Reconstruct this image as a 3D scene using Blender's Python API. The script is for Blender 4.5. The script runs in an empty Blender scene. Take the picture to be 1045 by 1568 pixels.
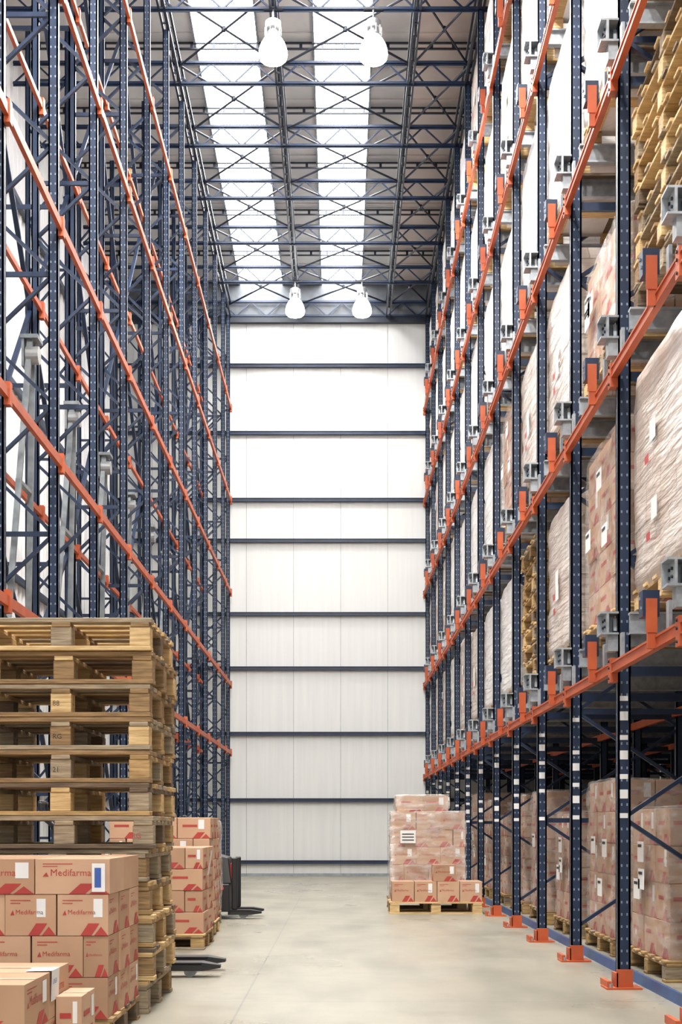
import bpy, bmesh, math, random
from mathutils import Vector, Matrix, noise
R = random.Random(7)
scene = bpy.context.scene
scene.view_settings.view_transform = 'Standard'
scene.view_settings.exposure = 0.22

# ------------------------------------------------------------------ materials
def new_mat(name):
    m = bpy.data.materials.new(name); m.use_nodes = True
    nt = m.node_tree; b = nt.nodes['Principled BSDF']
    return m, nt, b
def mixcol(nt, fac, a, b, blend='MIX'):
    n = nt.nodes.new('ShaderNodeMix'); n.data_type = 'RGBA'; n.blend_type = blend
    for sock, v in ((0, fac), (6, a), (7, b)):
        if hasattr(v, 'links') or hasattr(v, 'is_output'): nt.links.new(v, n.inputs[sock])
        else: n.inputs[sock].default_value = v if sock == 0 else (*v, 1)
    return n.outputs[2]
def objcoord(nt, scale=(1, 1, 1)):
    t = nt.nodes.new('ShaderNodeTexCoord'); mp = nt.nodes.new('ShaderNodeMapping')
    mp.inputs['Scale'].default_value = scale
    nt.links.new(t.outputs['Object'], mp.inputs['Vector']); return mp.outputs[0]
def noise_n(nt, vec, scale, detail=3, lo=0.35, hi=0.65):
    n = nt.nodes.new('ShaderNodeTexNoise'); n.inputs['Scale'].default_value = scale
    n.inputs['Detail'].default_value = detail; nt.links.new(vec, n.inputs['Vector'])
    r = nt.nodes.new('ShaderNodeMapRange'); r.inputs[1].default_value = lo; r.inputs[2].default_value = hi
    nt.links.new(n.outputs['Fac'], r.inputs[0]); return r.outputs[0]
def bump(nt, b, h, strength, dist=0.01):
    n = nt.nodes.new('ShaderNodeBump'); n.inputs['Strength'].default_value = strength
    n.inputs['Distance'].default_value = dist
    nt.links.new(h, n.inputs['Height']); nt.links.new(n.outputs[0], b.inputs['Normal'])
def simple(name, c1, c2=None, rough=0.5, metal=0.0, scale=6, stretch=(1, 1, 1), bm=0.0, lo=.35, hi=.65):
    m, nt, b = new_mat(name)
    c2 = c2 or tuple(x * 0.85 for x in c1)
    v = objcoord(nt, stretch); f = noise_n(nt, v, scale, lo=lo, hi=hi)
    nt.links.new(mixcol(nt, f, c1, c2), b.inputs['Base Color'])
    b.inputs['Roughness'].default_value = rough; b.inputs['Metallic'].default_value = metal
    if bm: bump(nt, b, f, bm)
    return m
NAVY = simple('navy_paint', (0.012, 0.027, 0.068), (0.007, 0.018, 0.048), 0.42)
DARK = simple('dark_steel', (0.012, 0.017, 0.032), (0.008, 0.012, 0.022), 0.45)
ORNG = simple('orange_paint', (0.50, 0.098, 0.026), (0.40, 0.07, 0.02), 0.5)
GALV = simple('galvanised', (0.40, 0.43, 0.46), (0.28, 0.31, 0.34), 0.45, 0.4, scale=20)
GSTRUT = simple('grey_steel', (0.32, 0.35, 0.37), (0.22, 0.25, 0.27), 0.5, 0.3, scale=12)
HOLE = simple('slot_light', (0.24, 0.30, 0.38), (0.15, 0.19, 0.26), 0.6)
WHITE = simple('white_label', (0.82, 0.82, 0.81), (0.75, 0.75, 0.75), 0.6)
RED = simple('red_print', (0.46, 0.055, 0.045), (0.38, 0.04, 0.035), 0.65)
BLUEP = simple('blue_print', (0.05, 0.12, 0.45), None, 0.6)
BLACK = simple('black_rubber', (0.015, 0.015, 0.017), None, 0.5)
YEL = simple('yellow_print', (0.85, 0.6, 0.06), None, 0.6)
FLOORBLUE = simple('blue_rail', (0.03, 0.10, 0.30), (0.02, 0.07, 0.2), 0.45)
WOODS = [simple('wood_%d' % i, a, b, 0.75, 0, 5, (1.5, 9, 14), 0.3, .3, .7) for i, (a, b) in enumerate([
    ((0.52, 0.345, 0.145), (0.28, 0.17, 0.07)), ((0.36, 0.225, 0.10), (0.18, 0.11, 0.05)),
    ((0.72, 0.52, 0.26), (0.46, 0.30, 0.13)), ((0.18, 0.125, 0.075), (0.09, 0.06, 0.04)), ((0.40, 0.32, 0.21), (0.21, 0.16, 0.105))])]
CARTS = [simple('carton_%d' % i, a, b, 0.7, 0, 3, (1, 1, 1), 0.05) for i, (a, b) in enumerate([
    ((0.53, 0.325, 0.20), (0.46, 0.275, 0.17)), ((0.58, 0.37, 0.24), (0.50, 0.31, 0.20)),
    ((0.46, 0.275, 0.165), (0.39, 0.23, 0.14))])]
TAPE = simple('carton_tape', (0.70, 0.52, 0.38), (0.62, 0.44, 0.32), 0.3)
SEAM = simple('carton_seam', (0.28, 0.17, 0.11), None, 0.8)
LAMPM = simple('lamp_alu', (0.55, 0.56, 0.57), (0.40, 0.41, 0.42), 0.35, 0.7)
EDGEM = simple('wall_top_dark_cover', (0.14, 0.15, 0.17), (0.10, 0.11, 0.12), 0.6)  # dark tone added to tame the overbright wall top

def wrap_mat(name, ca, cb, mortar, bw, bh, over, overf, amt=.45):
    m, nt, b = new_mat(name)
    t = nt.nodes.new('ShaderNodeTexCoord'); s = nt.nodes.new('ShaderNodeSeparateXYZ')
    nt.links.new(t.outputs['Object'], s.inputs[0])
    a = nt.nodes.new('ShaderNodeMath'); a.operation = 'ADD'
    nt.links.new(s.outputs[0], a.inputs[0]); nt.links.new(s.outputs[1], a.inputs[1])
    c = nt.nodes.new('ShaderNodeCombineXYZ')
    nt.links.new(a.outputs[0], c.inputs[0]); nt.links.new(s.outputs[2], c.inputs[1])
    br = nt.nodes.new('ShaderNodeTexBrick'); br.inputs['Scale'].default_value = 1
    br.inputs['Brick Width'].default_value = bw; br.inputs['Row Height'].default_value = bh
    br.inputs['Mortar Size'].default_value = 0.006; br.inputs['Mortar Smooth'].default_value = 0.3
    br.inputs['Color1'].default_value = (*ca, 1); br.inputs['Color2'].default_value = (*cb, 1)
    br.inputs['Mortar'].default_value = (*mortar, 1)
    nt.links.new(c.outputs[0], br.inputs['Vector'])
    v1 = objcoord(nt, (5, 2.2, 1.2)); f1 = noise_n(nt, v1, 1.8, 6, .4, .68)
    mu = nt.nodes.new('ShaderNodeMath'); mu.operation = 'MULTIPLY_ADD'
    nt.links.new(f1, mu.inputs[0]); mu.inputs[1].default_value = amt; mu.inputs[2].default_value = overf
    mu.use_clamp = True
    nt.links.new(mixcol(nt, mu.outputs[0], (0, 0, 0), over), b.inputs['Base Color'])
    mixn = [n for n in nt.nodes if n.type == 'MIX'][-1]
    nt.links.new(br.outputs['Color'], mixn.inputs[6])
    b.inputs['Roughness'].default_value = 0.22
    t2 = nt.nodes.new('ShaderNodeTexCoord'); mp = nt.nodes.new('ShaderNodeMapping')
    mp.inputs['Rotation'].default_value = (.35, .35, 0); mp.inputs['Scale'].default_value = (1.2, 1.2, 11)
    nt.links.new(t2.outputs['Object'], mp.inputs['Vector'])
    f2 = noise_n(nt, mp.outputs[0], 2.4, 7, .3, .7)
    bump(nt, b, f2, 0.5, 0.014)
    return m
WRAPW = wrap_mat('wrap_white', (0.73, 0.67, 0.62), (0.67, 0.60, 0.55), (0.45, 0.38, 0.34), .36, .24, (0.84, 0.835, 0.83), .5, .4)
WRAPP = wrap_mat('wrap_tan', (0.52, 0.39, 0.31), (0.59, 0.46, 0.38), (0.29, 0.20, 0.15), .36, .24, (0.76, 0.73, 0.70), .20, .45)
WRAPB = wrap_mat('wrap_brown', (0.40, 0.265, 0.185), (0.47, 0.33, 0.24), (0.2, 0.13, 0.09), .36, .24, (0.60, 0.54, 0.49), .04)
m, nt, b = new_mat('clear_film'); FILM = m
b.inputs['Base Color'].default_value = (0.82, 0.78, 0.74, 1); b.inputs['Roughness'].default_value = 0.13
v = objcoord(nt, (1, 1, 2.5)); f = noise_n(nt, v, 5, 6, .35, .75)
mu = nt.nodes.new('ShaderNodeMath'); mu.operation = 'MULTIPLY_ADD'; mu.inputs[1].default_value = .45; mu.inputs[2].default_value = .08
nt.links.new(f, mu.inputs[0]); nt.links.new(mu.outputs[0], b.inputs['Alpha']); bump(nt, b, f, .8, .014)

# floor
m, nt, b = new_mat('concrete_floor'); FLOORM = m
v = objcoord(nt); f = noise_n(nt, v, .8, 7, .3, .7); f2 = noise_n(nt, v, 7, 6, .3, .7)
v3 = objcoord(nt, (1, .25, 1)); f3 = noise_n(nt, v3, 2.2, 8, .45, .75)
c = mixcol(nt, f, (0.36, 0.335, 0.265), (0.255, 0.238, 0.19))
c = mixcol(nt, f2, c, (0.32, 0.298, 0.237))
c = mixcol(nt, f3, c, (0.21, 0.197, 0.16))
s = nt.nodes.new('ShaderNodeSeparateXYZ'); nt.links.new(v, s.inputs[0])
def joint(sock, period, off):
    a = nt.nodes.new('ShaderNodeMath'); a.operation = 'ADD'; nt.links.new(sock, a.inputs[0]); a.inputs[1].default_value = off
    p = nt.nodes.new('ShaderNodeMath'); p.operation = 'PINGPONG'; nt.links.new(a.outputs[0], p.inputs[0]); p.inputs[1].default_value = period / 2
    l = nt.nodes.new('ShaderNodeMath'); l.operation = 'LESS_THAN'; nt.links.new(p.outputs[0], l.inputs[0]); l.inputs[1].default_value = .006
    return l.outputs[0]
mx = nt.nodes.new('ShaderNodeMath'); mx.operation = 'MAXIMUM'
nt.links.new(joint(s.outputs[0], 3.4, .55), mx.inputs[0]); nt.links.new(joint(s.outputs[1], 4.6, 1.0), mx.inputs[1])
mm = nt.nodes.new('ShaderNodeMath'); mm.operation = 'MULTIPLY'; mm.inputs[1].default_value = .6; nt.links.new(mx.outputs[0], mm.inputs[0])
c = mixcol(nt, mm.outputs[0], c, (0.16, 0.15, 0.13)); nt.links.new(c, b.inputs['Base Color'])
rr = nt.nodes.new('ShaderNodeMapRange'); rr.inputs[3].default_value = .24; rr.inputs[4].default_value = .45
nt.links.new(f, rr.inputs[0]); nt.links.new(rr.outputs[0], b.inputs['Roughness']); bump(nt, b, f2, .05)
WALLM = simple('wall_panel_white', (0.66, 0.665, 0.65), (0.62, 0.625, 0.615), 0.4, 0, 1.5, (8, 1, .3), .03)
WALLL = simple('wall_sheet_white', (0.84, 0.85, 0.85), (0.72, 0.73, 0.74), 0.5, 0, 2, (1, 3, .3), .03)
ROOFG = simple('roof_sheet_grey', (0.60, 0.60, 0.58), (0.50, 0.50, 0.49), 0.5, 0.0, 1.5)
ROOFB = simple('roof_sheet_beige', (0.66, 0.585, 0.53), (0.57, 0.50, 0.46), 0.5, 0.0, 1.5)
def emis(name, col, st):
    m, nt, b = new_mat(name); b.inputs['Base Color'].default_value = (*col, 1)
    b.inputs['Emission Color'].default_value = (*col, 1); b.inputs['Emission Strength'].default_value = st
    return m
SKYL = emis('skylight_daylight', (0.99, 0.99, 0.98), 18)
DOME = emis('lamp_glow', (1.0, 0.99, 0.96), 8)
BULB = emis('lamp_bulb', (1.0, 0.98, 0.94), 30)

# ------------------------------------------------------------------ mesh builder
class MB:
    def __init__(s): s.v = []; s.f = []; s.m = []; s.mats = []; s.M = Matrix.Identity(4)
    def mi(s, mat):
        if mat not in s.mats: s.mats.append(mat)
        return s.mats.index(mat)
    def add(s, vs, fs, mat):
        o = len(s.v); i = s.mi(mat)
        s.v += [tuple(s.M @ Vector(p)) for p in vs]
        s.f += [tuple(o + a for a in f) for f in fs]; s.m += [i] * len(fs)
    BF = [(0, 3, 2, 1), (4, 5, 6, 7), (0, 1, 5, 4), (1, 2, 6, 5), (2, 3, 7, 6), (3, 0, 4, 7)]
    def box(s, x0, x1, y0, y1, z0, z1, mat):
        s.add([(x0, y0, z0), (x1, y0, z0), (x1, y1, z0), (x0, y1, z0), (x0, y0, z1), (x1, y0, z1), (x1, y1, z1), (x0, y1, z1)], s.BF, mat)
    def bar(s, p0, p1, w, h, mat, up=(0, 0, 1)):
        p0 = Vector(p0); p1 = Vector(p1); d = (p1 - p0).normalized(); up = Vector(up)
        if abs(d.dot(up)) > .98: up = Vector((0, 1, 0))
        a = d.cross(up).normalized() * w / 2; c = a.cross(d).normalized() * h / 2
        s.add([p0 - a - c, p0 + a - c, p0 + a + c, p0 - a + c, p1 - a - c, p1 + a - c, p1 + a + c, p1 - a + c], s.BF, mat)
    def cyl(s, p0, p1, r, mat, n=10, r1=None, cap=True):
        p0 = Vector(p0); p1 = Vector(p1); d = (p1 - p0).normalized(); r1 = r if r1 is None else r1
        up = Vector((0, 0, 1)) if abs(d.z) < .9 else Vector((1, 0, 0))
        a = d.cross(up).normalized(); c = a.cross(d)
        vs = []
        for p, q in ((p0, r), (p1, r1)):
            for i in range(n):
                t = 2 * math.pi * i / n; vs.append(p + a * q * math.cos(t) + c * q * math.sin(t))
        fs = [(i, (i + 1) % n, n + (i + 1) % n, n + i) for i in range(n)]
        if cap: fs += [tuple(range(n))[::-1], tuple(range(n, 2 * n))]
        s.add(vs, fs, mat)
    def lathe(s, c, prof, mat, n=24):
        vs = []
        for r, z in prof:
            for i in range(n):
                t = 2 * math.pi * i / n; vs.append((c[0] + r * math.cos(t), c[1] + r * math.sin(t), c[2] + z))
        fs = [(k * n + i, k * n + (i + 1) % n, (k + 1) * n + (i + 1) % n, (k + 1) * n + i) for k in range(len(prof) - 1) for i in range(n)]
        s.add(vs, fs, mat)
    def quad(s, o, u, v, mat):
        o = Vector(o); u = Vector(u); v = Vector(v); s.add([o, o + u, o + u + v, o + v], [(0, 1, 2, 3)], mat)
    def mesh(s, name):
        me = bpy.data.meshes.new(name); me.from_pydata(s.v, [], s.f)
        for m in s.mats: me.materials.append(m)
        me.polygons.foreach_set('material_index', s.m)
        sm = [s.mats[i].name.startswith(('wrap_', 'clear_film')) for i in s.m]
        me.polygons.foreach_set('use_smooth', sm); me.update(); return me
    def obj(s, name, parent=None, bevel=0, smooth=False, loc=None):
        o = bpy.data.objects.new(name, s.mesh(name)); scene.collection.objects.link(o)
        if parent: o.parent = parent
        if loc: o.location = loc
        if bevel: addbevel(o, bevel)
        if smooth:
            for p in o.data.polygons: p.use_smooth = True
        return o
def addbevel(o, w):
    b = o.modifiers.new('bevel', 'BEVEL'); b.width = w; b.segments = 1; b.limit_method = 'ANGLE'; b.angle_limit = math.radians(50)
def empty(name, loc=(0, 0, 0)):
    e = bpy.data.objects.new(name, None); e.location = loc; e.empty_display_size = .2; scene.collection.objects.link(e); return e

_tc = {}
def text_mesh(txt):
    if txt in _tc: return _tc[txt]
    cu = bpy.data.curves.new('t', 'FONT'); cu.body = txt; cu.size = 1; cu.resolution_u = 2
    ob = bpy.data.objects.new('t', cu); scene.collection.objects.link(ob)
    bpy.context.view_layer.update()
    me = bpy.data.meshes.new_from_object(ob.evaluated_get(bpy.context.evaluated_depsgraph_get()))
    vs = [tuple(v.co) for v in me.vertices]; fs = [tuple(p.vertices) for p in me.polygons]
    bpy.data.objects.remove(ob); bpy.data.meshes.remove(me); bpy.data.curves.remove(cu)
    _tc[txt] = (vs, fs); return _tc[txt]
def text_on(mb, txt, o, u, v, size, mat):
    vs, fs = text_mesh(txt); o = Vector(o); u = Vector(u).normalized() * size; v = Vector(v).normalized() * size
    mb.add([o + u * a[0] + v * a[1] for a in vs], fs, mat)

# ------------------------------------------------------------------ geometry constants (metres)
XR, XL = 1.753, -2.2
PITCH = 1.786
YR = [8.866 + PITCH * k for k in range(-5, 12)]      # right uprights
YL = [9.28 + PITCH * k for k in range(-5, 11)] + [28.35]
LEV = [1.975, 3.79, 5.61, 7.43, 9.25]
LEVL = [2.45, 3.79, 5.61, 7.43, 9.25]
YW = 28.62
XWL, XWR = -4.5, 6.4
TRB, TRT, DECK = 11.12, 11.40, 11.8
YN = -2.0

# ------------------------------------------------------------------ shell
mb = MB(); mb.box(XWL - .1, XWR + .1, YN, YW + .1, -.1, 0, FLOORM); mb.obj('floor')
mb = MB()
xs = [XWL]
x = -.915 - .94 * 4
while x < XWR: 
    if x > XWL + .1: xs.append(x)
    x += .94
xs.append(XWR)
for a, b_ in zip(xs[:-1], xs[1:]):
    mb.box(a + .004, b_ - .004, YW, YW + .08, 0, DECK, WALLM)
    for q in range(1, 4):
        xq = a + (b_ - a) * q / 4; mb.box(xq - .004, xq + .004, YW - .002, YW, 0, DECK, WALLM)
mb.box(XWL, XWR, YW + .012, YW + .1, 0, DECK, GSTRUT)
mb.obj('wall_back')
girts = [10.16, 8.82, 7.49, 6.68, 5.22, 4.14, 2.84, 1.52, .286]
for i, z in enumerate(girts):
    g = MB(); g.box(XWL, XWR, YW - .07, YW, z - .035, z + .035, NAVY)
    g.box(XWL, XWR, YW - .085, YW - .07, z + .025, z + .035, NAVY); g.box(XWL, XWR, YW - .085, YW - .07, z - .035, z - .025, NAVY)
    g.obj('trim_%d' % (i + 1))
g = MB(); g.box(XWL, XWR, YW - .12, YW, 11.0, 11.14, DARK); g.box(XWL, XWR, YW - .03, YW, 0, .06, GSTRUT)
g.box(XWL, XWR, YW - .04, YW, 11.14, DECK, EDGEM); g.obj('trim_10')  # added dark panel hides the overexposed wall strip under the deck
def ribbed(name, x, sgn):
    w = MB(); w.box(min(x, x + sgn * .05), max(x, x + sgn * .05), YN, YW, 0, DECK, WALLL)
    y = YN + .1
    while y < YW - .1:
        xi = x - sgn * .035
        w.add([(x, y, 0), (xi, y + .03, 0), (xi, y + .07, 0), (x, y + .10, 0), (x, y, DECK), (xi, y + .03, DECK), (xi, y + .07, DECK), (x, y + .10, DECK)],
              [(0, 1, 5, 4), (1, 2, 6, 5), (2, 3, 7, 6)], WALLL)
        y += .25
    return w.obj(name)
ribbed('wall_left', XWL, -1); ribbed('wall_right', XWR, 1)
for i, z in enumerate([1.6, 4.4, 7.0, 9.6]):
    g = MB(); g.box(XWL + .03, XWL + .10, YN, YW - .1, z - .04, z + .04, NAVY); g.obj('trim_%d' % (11 + i))
SK = [(-1.99, -1.12), (-.36, .45)]
mb = MB()
segs = [(XWL, SK[0][0], ROOFG), (SK[0][1], SK[1][0], ROOFG), (SK[1][1], .97, ROOFG), (.97, XWR, ROOFB)]
for a, b_, mt in segs:
    mb.box(a, b_, YN, YW, DECK, DECK + .06, mt)
    y = YN + .1
    while y < YW:
        mb.box(a, b_, y, y + .02, DECK - .02, DECK, mt); y += .893
for a, b_ in SK:
    for xx in (a, b_): mb.box(xx - .015, xx + .015, YN, YW, DECK - .04, DECK, GSTRUT)
mb.obj('ceiling')
for i, (a, b_) in enumerate(SK):
    w = MB(); w.box(a, b_, YN, YW, DECK + .01, DECK + .03, SKYL)
    w.obj('window_%d' % (i + 1))
# roof trusses
XT0, XT1 = XWL + .05, XWR - .05
tr = empty('roof_truss')
T = MB(); 
for y in [v for v in YR] + [YR[0] - PITCH, YR[0] - 2 * PITCH]:
    if y < YN + .1 or y > YW - .05: continue
    for z in (TRB, TRT):
        T.box(XT0, XT1, y - .03, y + .03, z - .01, z + .01, NAVY)
        T.box(XT0, XT1, y - .006, y + .006, z - .034, z + .034, NAVY)
    x = XT0; up = True
    while x < XT1 - .3:
        T.bar((x, y, TRB if up else TRT), (x + .3, y, TRT if up else TRB), .02, .022, NAVY, (0, 1, 0)); x += .3; up = not up
    # perforated purlin sitting just under the deck (right part only shows it)
    T.box(XT0, XT1, y + .16, y + .19, DECK - .12, DECK - .10, DARK); T.box(XT0, XT1, y + .16, y + .19, DECK - .04, DECK - .02, DARK)
    x = XT0
    while x < XT1: T.box(x, x + .04, y + .165, y + .185, DECK - .10, DECK - .04, DARK); x += .30
T.obj('transverse_chords', tr)
T = MB()
LX = [XL, -.82, .97, XR]
for xx in LX + [3.6, 5.2]:
    for z in (TRB, TRT):
        T.box(xx - .05, xx - .022, YN, YW - .1, z - .02, z + .02, DARK); T.box(xx + .022, xx + .05, YN, YW - .1, z - .02, z + .02, DARK)
    y = YN; up = True
    while y < YW - .4:
        T.bar((xx, y, TRB if up else TRT), (xx, y + .3, TRT if up else TRB), .018, .025, DARK, (1, 0, 0))
        T.box(xx - .04, xx + .04, y - .01, y + .01, TRB - .01, TRB + .01, DARK)
        y += .3; up = not up
T.obj('longitudinal_lattice', tr)
T = MB()
for a, b_ in zip(YR[:-1], YR[1:]):
    for x0, x1 in zip(LX[:-1], LX[1:]):
        T.cyl((x0, a, TRT - .02), (x1, b_, TRT - .02), .016, DARK, 6); T.cyl((x1, a, TRT - .05), (x0, b_, TRT - .05), .016, DARK, 6)
        cx, cy = (x0 + x1) / 2, (a + b_) / 2; T.cyl((cx, cy, TRT - .06), (cx, cy, TRT - .0), .03, DARK, 10)
T.obj('bracing_rods', tr)

# ------------------------------------------------------------------ lamps
def lamp(x, y, energy):
    e = empty('high_bay_lamp', (x, y, 10.47))
    p = MB()
    p.lathe((0, 0, 0), [(.14, -.015), (.168, .01), (.180, .06), (.174, .12), (.15, .19), (.115, .25), (.08, .29), (.07, .30)], DOME)
    p.obj('glass_shade', e, smooth=True)
    p = MB(); p.lathe((0, 0, 0), [(0, .0), (.06, .03), (.07, .09), (.04, .16), (0, .18)], BULB); p.obj('bulb', e, smooth=True)
    p = MB(); p.lathe((0, 0, 0), [(0, .29), (.085, .29), (.085, .33), (.06, .34), (.06, .37), (.095, .38), (.095, .47), (.05, .50), (0, .50)], LAMPM)
    for i in range(10):
        t = i * math.pi / 5; p.box(.1 * math.cos(t) - .006, .1 * math.cos(t) + .006, .1 * math.sin(t) - .006, .1 * math.sin(t) + .006, .30, .40, LAMPM)
    p.cyl((0, 0, .5), (0, 0, TRB - 10.47), .012, GALV, 8); p.box(-.12, .12, -.02, .02, TRB - 10.47 - .03, TRB - 10.47 - .01, DARK)
    p.obj('ballast_housing', e)
    L = bpy.data.lights.new('lamp_light', 'SPOT'); L.energy = energy; L.spot_size = math.radians(170); L.spot_blend = .4; L.shadow_soft_size = .12
    L.color = (1, .965, .90)
    lo = bpy.data.objects.new('lamp_light', L); lo.location = (0, 0, -.15); lo.parent = e; scene.collection.objects.link(lo)
for y, en in ((1.8, 750), (8.9, 1050), (17.75, 650), (26.6, 150)):
    for x in (-.82, .42): lamp(x, y, en)

# ------------------------------------------------------------------ racks
def upright(mb, x, y, z1, face, slots=True, w=.078):
    h = w / 2
    mb.box(x - h, x + h, y - h, y - h + .012, 0, z1, NAVY)
    mb.box(x - h, x - h + .012, y - h, y + h, 0, z1, NAVY); mb.box(x + h - .012, x + h, y - h, y + h, 0, z1, NAVY)
    mb.box(x - h, x - h + .03, y + h - .012, y + h, 0, z1, NAVY); mb.box(x + h - .03, x + h, y + h - .012, y + h, 0, z1, NAVY)
    if slots:
        z = .15
        while z < z1 - .1:
            for dx in (-.022, .012): mb.quad((x + dx, y - h - .001, z), (.010, 0, 0), (0, 0, .016), HOLE)
            xx = x + face * (h + .001)
            mb.quad((xx, y - .006, z + .03), (0, .012, 0), (0, 0, .018), HOLE)
            z += .075
def frame(mb, x0, x1, y, z1, pit=.62, mat=NAVY, ph=0, t=.04):
    z = .25; s = ph
    while z + pit < z1:
        a, b_ = (x0, x1) if s % 2 == 0 else (x1, x0)
        mb.bar((a, y, z), (b_, y, z + pit), .025, t, mat, (0, 1, 0))
        if s % 4 == 3: mb.bar((x0, y, z + pit), (x1, y, z + pit), .025, t, mat)
        z += pit; s += 1
# --- right rack
rk = empty('pallet_rack')
U = MB(); F = MB()
RX = [XR, 2.95, 4.15, 5.35]
for k, y in enumerate(YR):
    for i, x in enumerate(RX):
        upright(U, x, y, 11.08, -1, slots=(i == 0 and k >= 3))
    frame(F, RX[0], RX[1], y, 11.0, .8, NAVY, k); frame(F, RX[2], RX[3], y, 11.0, .8, NAVY, k + 1)
U.obj('uprights', rk); F.obj('frame_bracing', rk)
Bm = MB()
for L in LEV:
    for i, x in enumerate(RX):
        for a, b_ in zip(YR[:-1], YR[1:]):
            Bm.box(x - .075, x - .042, a + .0, b_ - .0, L - .034, L + .034, ORNG)
            if i == 0:
                Bm.box(x - .082, x - .075, a, b_, L + .022, L + .034, ORNG); Bm.box(x - .082, x - .075, a, b_, L - .034, L - .022, ORNG)
    for y in YR:
        Bm.box(XR - .086, XR - .040, y - .04, y + .04, L - .09, L + .06, ORNG)
        for dz in (-.065, .0, .04): Bm.cyl((XR - .094, y, L + dz), (XR - .086, y, L + dz), .009, DARK, 6)
        Bm.bar((XR, y, L - .02), (RX[3], y, L - .02), .035, .06, NAVY)
Bm.obj('beams', rk)
Br = MB()
for L in LEV:
    for a in YR[:-1]:
        for yy in (a + .28, a + 1.50):
            Br.box(XR - .02, 5.6, yy - .035, yy + .035, L + .288, L + .30, GALV)
            Br.box(XR - .02, 5.6, yy - .005, yy + .005, L + .18, L + .288, GALV)
            Br.box(XR - .02, 5.6, yy - .03, yy + .03, L + .17, L + .18, GALV)
            Br.box(XR - .07, XR - .052, yy - .03, yy + .03, L + .03, L + .18, GALV)
        y = a
        Br.box(XR - .15, XR - .04, y - .07, y + .07, L + .20, L + .212, GALV)
        Br.box(XR - .15, XR - .04, y - .07, y + .07, L + .328, L + .34, GALV)
        Br.box(XR - .115, XR - .10, y - .07, y + .07, L + .212, L + .328, GALV)
        Br.box(XR - .15, XR - .04, y + .058, y + .07, L + .212, L + .328, GALV)
        Br.box(XR - .10, XR - .04, y - .045, y + .045, L + .10, L + .20, GALV)
        Br.bar((XR - .05, y, L + .27), (XR - .03, y + .28, L + .235), .02, .08, GALV)
        for dy in (-.03, .03):
            for dz in (.25, .29): Br.cyl((XR - .125, y + dy, L + dz), (XR - .115, y + dy, L + dz), .009, DARK, 6)
        y = a + .56
        Br.box(XR - .14, XR - .05, y - .01, y + .09, L + .14, L + .28, NAVY)
        Br.box(XR - .147, XR - .14, y + .01, y + .025, L + .18, L + .195, HOLE); Br.box(XR - .147, XR - .14, y + .05, y + .065, L + .235, L + .25, HOLE)
        Br.box(XR - .12, XR - .075, y - .04, y - .01, L - .034, L + .23, ORNG)
        Br.box(XR - .13, XR - .07, y - .045, y - .04, L + .05, L + .23, ORNG)
Br.obj('pallet_rails', rk)
Fp = MB()
for y in YR:
    for i, x in enumerate(RX):
        Fp.box(x - .12, x + .10, y - .10, y + .10, 0, .012, ORNG)
        Fp.box(x - .06, x - .042, y - .06, y + .06, .012, .10, ORNG)
        Fp.box(x - .05, x + .05, y - .06, y - .042, .012, .12, ORNG)
    Fp.bar((XR - .10, y - .08, .03), (XR - .10, y + .16, .03), .025, .04, ORNG)
    for dx, dy in ((-.09, -.075), (-.09, .075)): Fp.cyl((XR + dx, y + dy, .012), (XR + dx, y + dy, .035), .012, GALV, 6)
    for j in range(7):
        z = 1.05 + j * .12
        if R.random() < .8: Fp.quad((XR - .028, y - .0415, z), (.05, 0, 0), (0, 0, .055 if j % 2 else .03), WHITE)
Fp.box(XR + .14, XR + .24, YR[0], YR[-1], 0, .03, FLOORBLUE); Fp.box(XR + .14, XR + .15, YR[0], YR[-1], .03, .07, FLOORBLUE)
Fp.obj('base_plates', rk)

# --- left rack (empty bays)
lk = empty('pallet_rack')
U = MB(); F = MB(); Bm = MB(); G = MB()
LXs = [XL, -2.72, -3.45]
for k, y in enumerate(YL):
    upright(U, LXs[0], y, 11.08, 1, slots=k >= 4, w=.074); upright(U, LXs[1], y, 11.08, 1, slots=False, w=.062)
    frame(F, LXs[0], LXs[1], y, 11.0, .5, NAVY, k, .036)
    if k % 2 == 0:
        upright(U, LXs[2], y, 11.08, 1, slots=False, w=.06)
        upright(U, LXs[2] - .5, y, 11.08, 1, slots=False, w=.06)
        frame(F, LXs[2], LXs[2] - .5, y, 11.0, .6, NAVY, k + 1, .032)
for L in LEVL:
    for x, t in ((LXs[0], .034), (LXs[1], .024)):
        Bm.box(x + .038, x + .07, YL[0], YL[-1], L - t, L + t, ORNG)
    for i, y in enumerate(YL):
        for x in (LXs[0], LXs[1]):
            Bm.box(x + .036, x + .078, y - .035, y + .035, L - .075, L + .075, ORNG)
        if i % 2 == 0: Bm.bar((LXs[1], y, L - .12), (LXs[2], y, L - .12), .03, .04, NAVY)
for k in range(len(YL) - 1):
    a, b_ = YL[k], YL[k + 1]
    for j, (z0, z1) in enumerate(zip([.3] + LEVL, LEVL + [11.0])):
        xx = LXs[1] - .05
        if (k + j) % 2 == 0: F.bar((xx, a, z0), (xx, b_, z1), .025, .042, NAVY, (1, 0, 0))
        else: F.bar((xx, b_, z0), (xx, a, z1), .025, .042, NAVY, (1, 0, 0))
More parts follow.
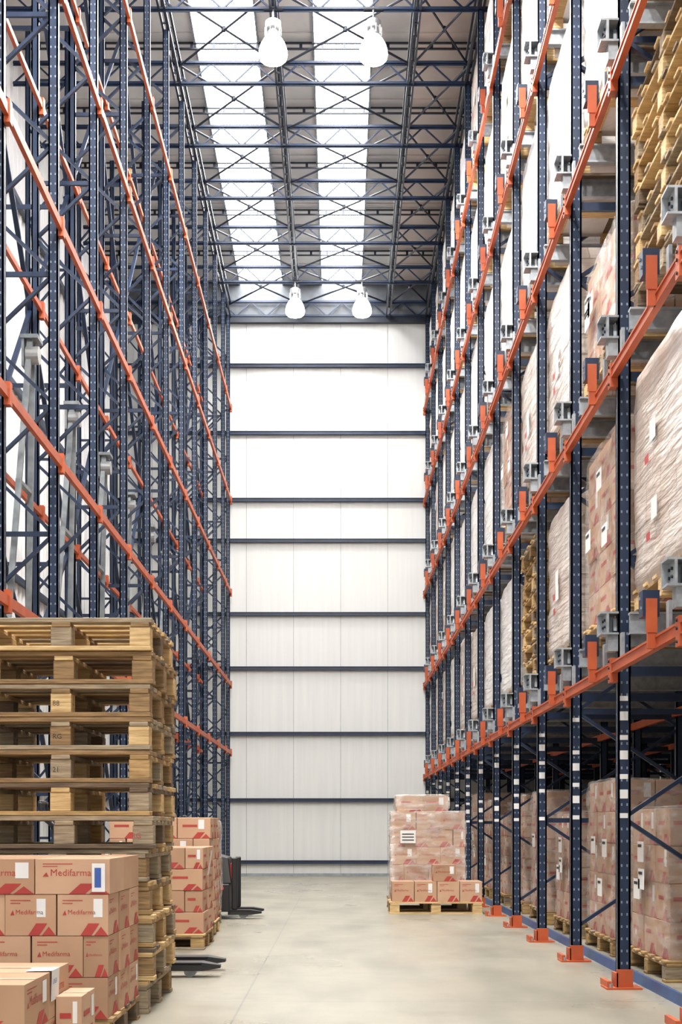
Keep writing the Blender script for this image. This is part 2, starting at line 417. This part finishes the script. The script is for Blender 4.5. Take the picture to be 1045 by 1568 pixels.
# light-grey A-shaped struts with a round disk head standing on the lower beam
for k in range(3, 12):
    ya = YL[k] + .35; xg = XL - .25; zt = 4.85
    for dy in (-.38, .42):
        G.bar((xg - .12, ya + dy, LEVL[0] - .15), (xg, ya + dy * .12, zt), .03, .045, GSTRUT, (1, 0, 0))
    G.bar((xg - .06, ya - .21, 3.7), (xg - .06, ya + .23, 3.7), .03, .04, GSTRUT, (1, 0, 0))
    G.box(xg - .07, xg + .07, ya - .10, ya + .10, zt, zt + .03, GSTRUT)
    G.box(xg - .06, xg - .04, ya - .09, ya + .09, zt - .22, zt, GSTRUT)
    G.cyl((xg - .03, ya - .03, zt - .12), (xg + .07, ya - .03, zt - .12), .07, LAMPM, 16)
    G.bar((xg - .1, ya, LEVL[0] - .15), (xg - .1, ya + .46, LEVL[0] - .15), .03, .04, GSTRUT, (1, 0, 0))
    G.bar((xg - .1, ya - .38, LEVL[0] - .13), (xg - .1, ya, LEVL[0] - .13), .03, .04, GSTRUT, (1, 0, 0))
    G.bar((xg - .1, ya - .3, LEVL[0] - .13), (LXs[0], YL[k], LEVL[0] - .10), .03, .03, GSTRUT)
for y in YL:
    Bm.box(XL - .1, XL + .12, y - .1, y + .1, 0, .012, ORNG); Bm.box(XL + .038, XL + .06, y - .06, y + .06, .012, .12, ORNG)
U.obj('uprights', lk); F.obj('frame_bracing', lk); Bm.obj('beams', lk); G.obj('grey_struts', lk)

# ------------------------------------------------------------------ pallets
def pallet(mb, cx, cy, z0, w, d, h, r, ang=0.0, nb=6):
    Mo = mb.M.copy(); mb.M = Mo @ Matrix.Translation((cx, cy, z0)) @ Matrix.Rotation(ang, 4, 'Z')
    bt = h * .14
    base = r.choice([0, 1, 2, 2, 4])
    W = lambda: WOODS[base] if r.random() < .55 else r.choice(WOODS)
    bw = .10
    for yy in (-d / 2 + bw / 2, 0, d / 2 - bw / 2): mb.box(-w / 2, w / 2, yy - bw / 2, yy + bw / 2, 0, bt, W())
    for xx in (-w / 2 + .06, 0, w / 2 - .06):
        for yy in (-d / 2 + .06, 0, d / 2 - .06): mb.box(xx - .055, xx + .055, yy - .055, yy + .055, bt, h - 2 * bt, W())
        mb.box(xx - .05, xx + .05, -d / 2, d / 2, h - 2 * bt, h - bt, W())
    for i in range(nb):
        yy = -d / 2 + .055 + i * (d - .11) / (nb - 1)
        j = r.uniform(-.006, .006); mb.box(-w / 2 + j, w / 2 + j, yy - .052, yy + .052, h - bt, h, W())
    mb.M = Mo
def pallet_stack(name, loc, w, d, h, n, seed):
    r = random.Random(seed); mb = MB()
    for i in range(n):
        pallet(mb, r.uniform(-.018, .018), r.uniform(-.018, .018), i * h, w, d, h * .985, r, r.uniform(-.018, .018))
    for i in range(n):
        z = i * h + h * .32
        if r.random() < .6:
            text_on(mb, r.choice(['RG', 'EP', '21', '88', 'A']), (r.choice([-.04, w / 2 - .1]), -d / 2 - .024, z), (1, 0, 0), (0, 0, 1), .038, r.choice([BLACK, RED]))
    return mb.obj(name, bevel=.003, loc=loc)

pallet_stack('pallet_stack', (-1.485, 8.18, 0), .96, 1.06, .176, 12, 3)
LBASE = .301
pallet_stack('pallet_stack', (2.28, YR[4] + .9, LEV[1] + LBASE), 1.0, 1.42, .15, 9, 5)
pallet_stack('pallet_stack', (2.28, YR[4] + .9, LEV[2] + LBASE), 1.0, 1.42, .15, 9, 15)
pallet_stack('pallet_stack', (2.28, YR[7] + .9, LEV[0] + LBASE), 1.0, 1.42, .15, 9, 6)

# ------------------------------------------------------------------ cartons
def carton(mb, x0, x1, y0, y1, z0, z1, r, fr=True, left=False, right=False, big=False):
    c = r.choice(CARTS); mb.box(x0, x1, y0, y1, z0, z1, c)
    w = x1 - x0; d = y1 - y0; h = z1 - z0; e = .0015
    mb.quad((x0, (y0 + y1) / 2 - .025, z1 + e), (w, 0, 0), (0, .05, 0), TAPE)
    mb.quad((x0, (y0 + y1) / 2 - .001, z1 + 2 * e), (w, 0, 0), (0, .002, 0), SEAM)
    def deco(o, u, v, W):
        o = Vector(o); u = Vector(u); v = Vector(v)
        a = .45; mb.add([o + u * W * a, o + u * W * (a + .16) + v * h * .3, o + u * W * (a + .38) + v * h * .3, o + u * W * (a + .22)], [(0, 1, 2, 3)], RED)
        mb.add([o + u * W * .72, o + u * W * .86 + v * h * .22, o + u * W * 1.0], [(0, 1, 2)], RED)
        if big:
            text_on(mb, 'Medifarma', o + u * W * .2 + v * h * .52, u, v, W * .13, RED)
            mb.add([o + u * W * .10 + v * h * .5, o + u * W * .15 + v * h * .62, o + u * W * .18 + v * h * .5], [(0, 1, 2)], RED)
            for q in range(2): mb.add([o + u * W * .1 + v * h * (.85 - q * .07), o + u * W * (.5 - q * .2) + v * h * (.85 - q * .07), o + u * W * (.5 - q * .2) + v * h * (.87 - q * .07), o + u * W * .1 + v * h * (.87 - q * .07)], [(0, 1, 2, 3)], RED)
        else:
            mb.add([o + u * W * .15 + v * h * .55, o + u * W * .6 + v * h * .55, o + u * W * .6 + v * h * .66, o + u * W * .15 + v * h * .66], [(0, 1, 2, 3)], RED)
        if r.random() < .45:
            b0 = r.uniform(.6, .75); mb.add([o + u * W * b0 + v * h * .45, o + u * W * (b0 + .18) + v * h * .45, o + u * W * (b0 + .18) + v * h * .9, o + u * W * b0 + v * h * .9], [(0, 1, 2, 3)], WHITE)
    if fr: deco((x0, y0 - e, z0), (1, 0, 0), (0, 0, 1), w)
    if right: deco((x1 + e, y0, z0), (0, 1, 0), (0, 0, 1), d)
    if left: deco((x0 - e, y1, z0), (0, -1, 0), (0, 0, 1), d)
def carton_grid(mb, X0, X1, Y0, Y1, z0, rows, rh, nx, ny, r, skip=None, **kw):
    for k in range(rows):
        off = (k % 2) * .5
        edges = [X0] + [X0 + (X1 - X0) * (i + off) / nx for i in range(1 if off == 0 else 0, nx)] + [X1]
        edges = sorted(set(round(e, 4) for e in edges))
        for i in range(len(edges) - 1):
            for j in range(ny):
                if skip and skip(k, i, j): continue
                a, b_ = edges[i], edges[i + 1]
                c0 = Y0 + (Y1 - Y0) * j / ny; c1 = Y0 + (Y1 - Y0) * (j + 1) / ny
                jx = r.uniform(-.006, .006); jy = r.uniform(-.006, .006)
                last = i == len(edges) - 2
                carton(mb, a + .003 + jx, b_ - .003 + jx, c0 + .003 + jy, c1 - .003 + jy, z0 + k * rh, z0 + (k + 1) * rh - .003, r,
                       fr=(j == 0), right=(last and kw.get('right', False)), left=(i == 0 and kw.get('left', False)), big=kw.get('big', False))
def film(mb, x0, x1, y0, y1, z0, z1, mat, seed=0, amp=.014, cuts=12, rh=.24):
    bm = bmesh.new(); bmesh.ops.create_cube(bm, size=1)
    bmesh.ops.subdivide_edges(bm, edges=bm.edges[:], cuts=cuts, use_grid_fill=True)
    vs = []
    sx, sy, sz = x1 - x0, y1 - y0, z1 - z0
    for v in bm.verts:
        p = Vector((x0 + (v.co.x + .5) * sx, y0 + (v.co.y + .5) * sy, z0 + (v.co.z + .5) * sz))
        n = Vector((v.co.x if abs(v.co.x) > .499 else 0, v.co.y if abs(v.co.y) > .499 else 0, v.co.z if v.co.z > .499 else 0))
        s_ = noise.noise(Vector((p.x * 4 + seed, p.y * 4, p.z * 6))) * amp
        g = -.008 if abs(((p.z - z0) % rh) - rh / 2) > rh * .42 else .002
        edge = sum(1 for q in (v.co.x, v.co.y, v.co.z) if abs(q) > .499)
        if edge >= 2: s_ -= .003
        if edge >= 3: s_ -= .01
        vs.append(p + n * 2 * (s_ + g))
    bm.verts.index_update()
    mb.add(vs, [tuple(v.index for v in f.verts) for f in bm.faces], mat); bm.free()

def load_mesh(name, style, w, d, H, seed):
    r = random.Random(seed); mb = MB(); ph = .14
    pallet(mb, 0, 0, 0, w, d, ph, r)
    if style == 'film':
        rows = int((H - ph) / .235); rh = (H - ph) / rows
        carton_grid(mb, -w / 2 + .03, w / 2 - .03, -d / 2 + .03, d / 2 - .03, ph, rows, rh, 3, 3, r, left=True)
        film(mb, -w / 2 + .01, w / 2 - .01, -d / 2 + .01, d / 2 - .01, ph - .04, H + .012, FILM, seed, .01, 12, rh)
        for q in range(3):
            y = r.uniform(-d / 2 + .1, d / 2 - .35); z = r.uniform(.4, H - .3)
            mb.quad((-w / 2 - .02, y + .2, z), (0, -.2, 0), (0, 0, .14), WHITE)
            mb.quad((-w / 2 - .022, y + .18, z + .1), (0, -.12, 0), (0, 0, .02), BLACK)
    else:
        mat = {'white': WRAPW, 'pink': WRAPP, 'brown': WRAPB}[style]
        film(mb, -w / 2 + .0, w / 2 - .0, -d / 2 + .02, d / 2 - .02, ph - .03, H, mat, seed, .010, 14)
        for q in range(2):
            y = r.uniform(-d / 2 + .15, d / 2 - .3); z = r.uniform(.4, H - .35)
            if style != 'white': mb.quad((-w / 2 - .016, y + .18, z), (0, -.15, 0), (0, 0, .12), WHITE); mb.quad((-w / 2 - .017, y + .3, z - .1), (0, -.1, 0), (0, 0, .05), RED)
    return mb.mesh(name)
V = {}
for st in ('white', 'pink', 'brown'):
    for i, (H) in enumerate((1.34, 1.30, 1.40)):
        V[(st, i)] = load_mesh('wrapped_load_%s_%d' % (st, i), st, 1.0, 1.42, H, 11 + i * 7)
for i, H in enumerate((1.12, 1.36, 1.5)): V[('film', i)] = load_mesh('film_load_%d' % i, 'film', 1.0, 1.2, H, 31 + i)
V[('filmhi', 0)] = load_mesh('film_load_high', 'film', 1.0, 1.42, 1.33, 47)
V[('short', 0)] = load_mesh('short_load', 'film', 1.0, 1.42, .85, 77)
def place(me, x, y, z):
    o = bpy.data.objects.new('wrapped_pallet_load', me); o.location = (x, y, z); scene.collection.objects.link(o)
    addbevel(o, .004) if 'film' in me.name else None
    return o
for li, L in enumerate(LEV):
    for k in range(2, len(YR) - 1):
        yc = YR[k] + .9; z = L + LBASE
        bay = k - 5
        if (li, bay) in ((1, -1), (0, 2), (2, -1)): continue
        if li == 0: st = R.choice(['pink', 'pink', 'white'])
        else: st = R.choice(['white', 'white', 'white', 'pink'])
        me = V[(st, R.randrange(3))]
        if (li, bay) == (1, 0): me = V[('short', 0)]
        if (li, bay) == (0, -1): me = V[('pink', 2)]
        if (li, bay) in ((0, 0), (1, 3)): me = V[('filmhi', 0)]
        if (li, bay) == (2, 0) : me = V[('white', 0)]
        place(me, 2.28, yc, z)
        if R.random() < .9: place(V[(R.choice(['brown', 'pink', 'brown']), R.randrange(3))], 3.55, yc, z)
for k in range(3, len(YR) - 1):
    yc = YR[k] + .9
    place(V[('film', [0, 1, 0, 1, 0][k % 5] if k < 9 else R.randrange(3))], 2.58, yc, 0)
    place(V[('brown', R.randrange(3))], 3.75, yc, 0)

# ------------------------------------------------------------------ left foreground cartons
mb = MB(); r = random.Random(21)
pallet(mb, -1.52, 7.03, 0, .96, .94, .12, r)
carton_grid(mb, -2.0, -1.05, 6.56, 7.5, .12, 3, .19, 4, 3, r, right=True, big=True)
for x0, x1 in ((-2.0, -1.74), (-1.735, -1.395), (-1.39, -1.05)):
    carton(mb, x0, x1, 6.56, 7.0, .69, .85, r, True, False, False, True)
    carton(mb, x0, x1, 7.005, 7.5, .69, .85, r, False, False, False, True)
mb.quad((-1.13, 6.553, .70), (.06, 0, 0), (0, 0, .13), WHITE); mb.quad((-1.118, 6.552, .72), (.03, 0, 0), (0, 0, .09), BLUEP)
mb.obj('carton_pallet_load', bevel=.004)
mb = MB(); r = random.Random(5)
pallet(mb, -1.52, 5.78, 0, .86, .9, .1, r)
carton(mb, -1.62, -1.17, 5.33, 5.76, .22, .41, r, True, False, True, True)
carton(mb, -1.62, -1.17, 5.77, 6.2, .22, .41, r, False, False, True, True)
carton(mb, -1.62, -1.17, 5.33, 5.76, .1, .218, r, True, False, True, True)
carton(mb, -1.62, -1.17, 5.77, 6.2, .1, .218, r, False, False, True, True)
carton(mb, -1.95, -1.625, 5.33, 5.8, .1, .36, r, True, False, False, True)
carton(mb, -1.165, -1.06, 5.9, 6.22, .1, .30, r, True, False, True, False)
mb.quad((-1.166, 5.80, .29), (0, .16, 0), (.004, 0, .125), WHITE); mb.quad((-1.27, 5.80, .414), (.108, .0, .002), (0, .16, .0), WHITE)
text_on(mb, 'LINEA', (-1.160, 5.815, .36), (0, 1, 0), (.03, 0, 1), .03, BLUEP)
mb.obj('carton_box_pile', bevel=.004)

# ------------------------------------------------------------------ mid-left carton loads
def cstack(loc, w, d, rows, rh, nx, ny, seed, name='carton_pallet_load', skip=None, filmed=False, **kw):
    mb = MB(); r = random.Random(seed); pallet(mb, 0, 0, 0, w, d, .13, r)
    carton_grid(mb, -w / 2 + .01, w / 2 - .01, -d / 2 + .01, d / 2 - .01, .13, rows, rh, nx, ny, r, skip, **kw)
    if filmed: film(mb, -w / 2 - .005, w / 2 + .005, -d / 2 - .005, d / 2 + .005, .12, .13 + rows * rh + .01, FILM, seed, .012)
    return mb, mb.obj(name, bevel=.004, loc=loc)
cstack((-1.55, 12.05, 0), .92, .9, 4, .175, 3, 2, 51, right=True)
cstack((-1.60, 13.25, 0), .92, .95, 5, .19, 3, 3, 52, right=True)
cstack((-1.68, 14.45, 0), .92, .9, 5, .185, 3, 2, 53, right=True, filmed=True)
nt_ = MB(); nt_.quad((0, 0, 0), (.0, .16, 0), (.03, 0, .2), WHITE); nt_.quad((.002, .02, .03), (.0, .1, 0), (.006, 0, .04), YEL)
nt_.obj('paper_note', loc=(-1.082, 11.75, .60))

# ------------------------------------------------------------------ load in the aisle on the right
mb = MB(); r = random.Random(61)
pallet(mb, 1.10, 16.62, 0, 1.06, .6, .14, r)
for i in range(4):
    x0 = .60 + i * .258; carton(mb, x0, x0 + .25, 16.34, 16.78, .14, .37, r, True, i == 0, False, True)
carton(mb, 1.07, 1.33, 16.36, 16.7, .372, .56, r, True, True, False, True)
mb.obj('carton_pallet_load', bevel=.004)
mb = MB(); pallet(mb, 1.05, 17.42, 0, .92, .9, .14, r)
carton_grid(mb, .62, 1.49, 16.99, 17.86, .14, 5, .205, 3, 3, r, left=True, big=True)
carton_grid(mb, .68, 1.30, 17.05, 17.8, .14 + 5 * .205, 1, .2, 2, 2, r, left=True)
film(mb, .60, 1.505, 16.97, 17.88, .13, 1.18, FILM, 3, .012); film(mb, .67, 1.31, 17.03, 17.81, 1.19, 1.38, FILM, 5, .012, 6)
mb.quad((.72, 16.93, .80), (.18, 0, 0), (0, 0, .15), WHITE)
for q in range(3): mb.quad((.74, 16.928, .83 + q * .035), (.14, 0, 0), (0, 0, .012), BLACK)
mb.obj('wrapped_pallet_load', bevel=.004)

# ------------------------------------------------------------------ pallet trucks
def fork(mb, x0, x1, y, w=.16):
    mb.box(x0, x1 - .12, y - w / 2, y + w / 2, .085, .10, BLACK)
    mb.box(x0, x1 - .12, y - w / 2, y - w / 2 + .012, .045, .09, BLACK); mb.box(x0, x1 - .12, y + w / 2 - .012, y + w / 2, .045, .09, BLACK)
    vs = [(x1 - .12, y - w / 2, .045), (x1 - .12, y + w / 2, .045), (x1 - .12, y + w / 2, .10), (x1 - .12, y - w / 2, .10),
          (x1, y - w / 4, .06), (x1, y + w / 4, .06), (x1, y + w / 4, .08), (x1, y - w / 4, .08)]
    mb.add(vs, MB.BF, BLACK)
    mb.cyl((x1 - .2, y - .05, .04), (x1 - .2, y + .05, .04), .04, GSTRUT, 14)
e = empty('pallet_jack', (0, 0, 0)); mb = MB()
fork(mb, -1.62, -.79, 9.55); fork(mb, -1.62, -.79, 9.98)
mb.obj('forks', e)
mb = MB(); mb.box(-1.86, -1.60, 9.45, 10.08, .10, .16, RED); mb.box(-1.80, -1.62, 9.6, 9.93, .16, .42, RED)
mb.cyl((-1.85, 9.68, .09), (-1.85, 9.85, .09), .09, BLACK, 18); mb.cyl((-1.78, 9.77, .42), (-1.95, 9.77, 1.0), .02, BLACK, 10)
for s_ in (-1, 1): mb.cyl((-1.95, 9.77, 1.0), (-2.0, 9.77 + s_ * .11, 1.06), .014, BLACK, 8); mb.cyl((-2.0, 9.77 + s_ * .11, 1.06), (-2.02, 9.77 + s_ * .1, 1.16), .014, BLACK, 8)
mb.cyl((-2.02, 9.67, 1.16), (-2.02, 9.87, 1.16), .014, BLACK, 8); mb.obj('pump_and_handle', e, bevel=.006)
e = empty('electric_pallet_truck', (.20, -.1, 0)); mb = MB(); fork(mb, -1.4, -1.04, 15.62); fork(mb, -1.4, -1.04, 16.1); mb.obj('forks', e)
mb = MB(); mb.box(-1.72, -1.38, 15.5, 16.22, .08, .38, BLACK)
mb.add([(-1.70, 15.55, .38), (-1.36, 15.55, .38), (-1.36, 16.17, .38), (-1.70, 16.17, .38), (-1.62, 15.62, .72), (-1.40, 15.62, .66), (-1.40, 16.1, .66), (-1.62, 16.1, .72)], MB.BF, BLACK)
mb.box(-1.38, -1.36, 15.6, 16.1, .42, .60, RED); mb.box(-1.36, -1.30, 15.56, 15.62, .1, .66, BLACK); mb.box(-1.36, -1.30, 16.1, 16.16, .1, .66, BLACK)
mb.quad((-1.62, 15.49, .2), (.12, 0, 0), (0, 0, .1), WHITE); mb.quad((-1.60, 15.49, .32), (.16, 0, 0), (0, 0, .03), RED)
mb.cyl((-1.68, 15.75, .08), (-1.68, 15.95, .08), .08, GSTRUT, 16); mb.cyl((-1.66, 15.86, .7), (-1.9, 15.86, 1.1), .022, BLACK, 8); mb.cyl((-1.9, 15.72, 1.1), (-1.9, 16.0, 1.1), .02, BLACK, 8)
mb.obj('chassis', e, bevel=.01)

# ------------------------------------------------------------------ world + camera
w = bpy.data.worlds.new('World'); scene.world = w; w.use_nodes = True
bg = w.node_tree.nodes['Background']; bg.inputs[0].default_value = (0.98, 0.975, 0.96, 1); bg.inputs[1].default_value = 1.4
cam = bpy.data.cameras.new('Camera'); co = bpy.data.objects.new('Camera', cam); scene.collection.objects.link(co)
co.location = (0, 0, 1.0); co.rotation_euler = (math.radians(90), 0, 0)
cam.sensor_width = 36; cam.lens = 50.5; cam.shift_x = .0016; cam.shift_y = .3068; cam.clip_end = 200
scene.camera = co
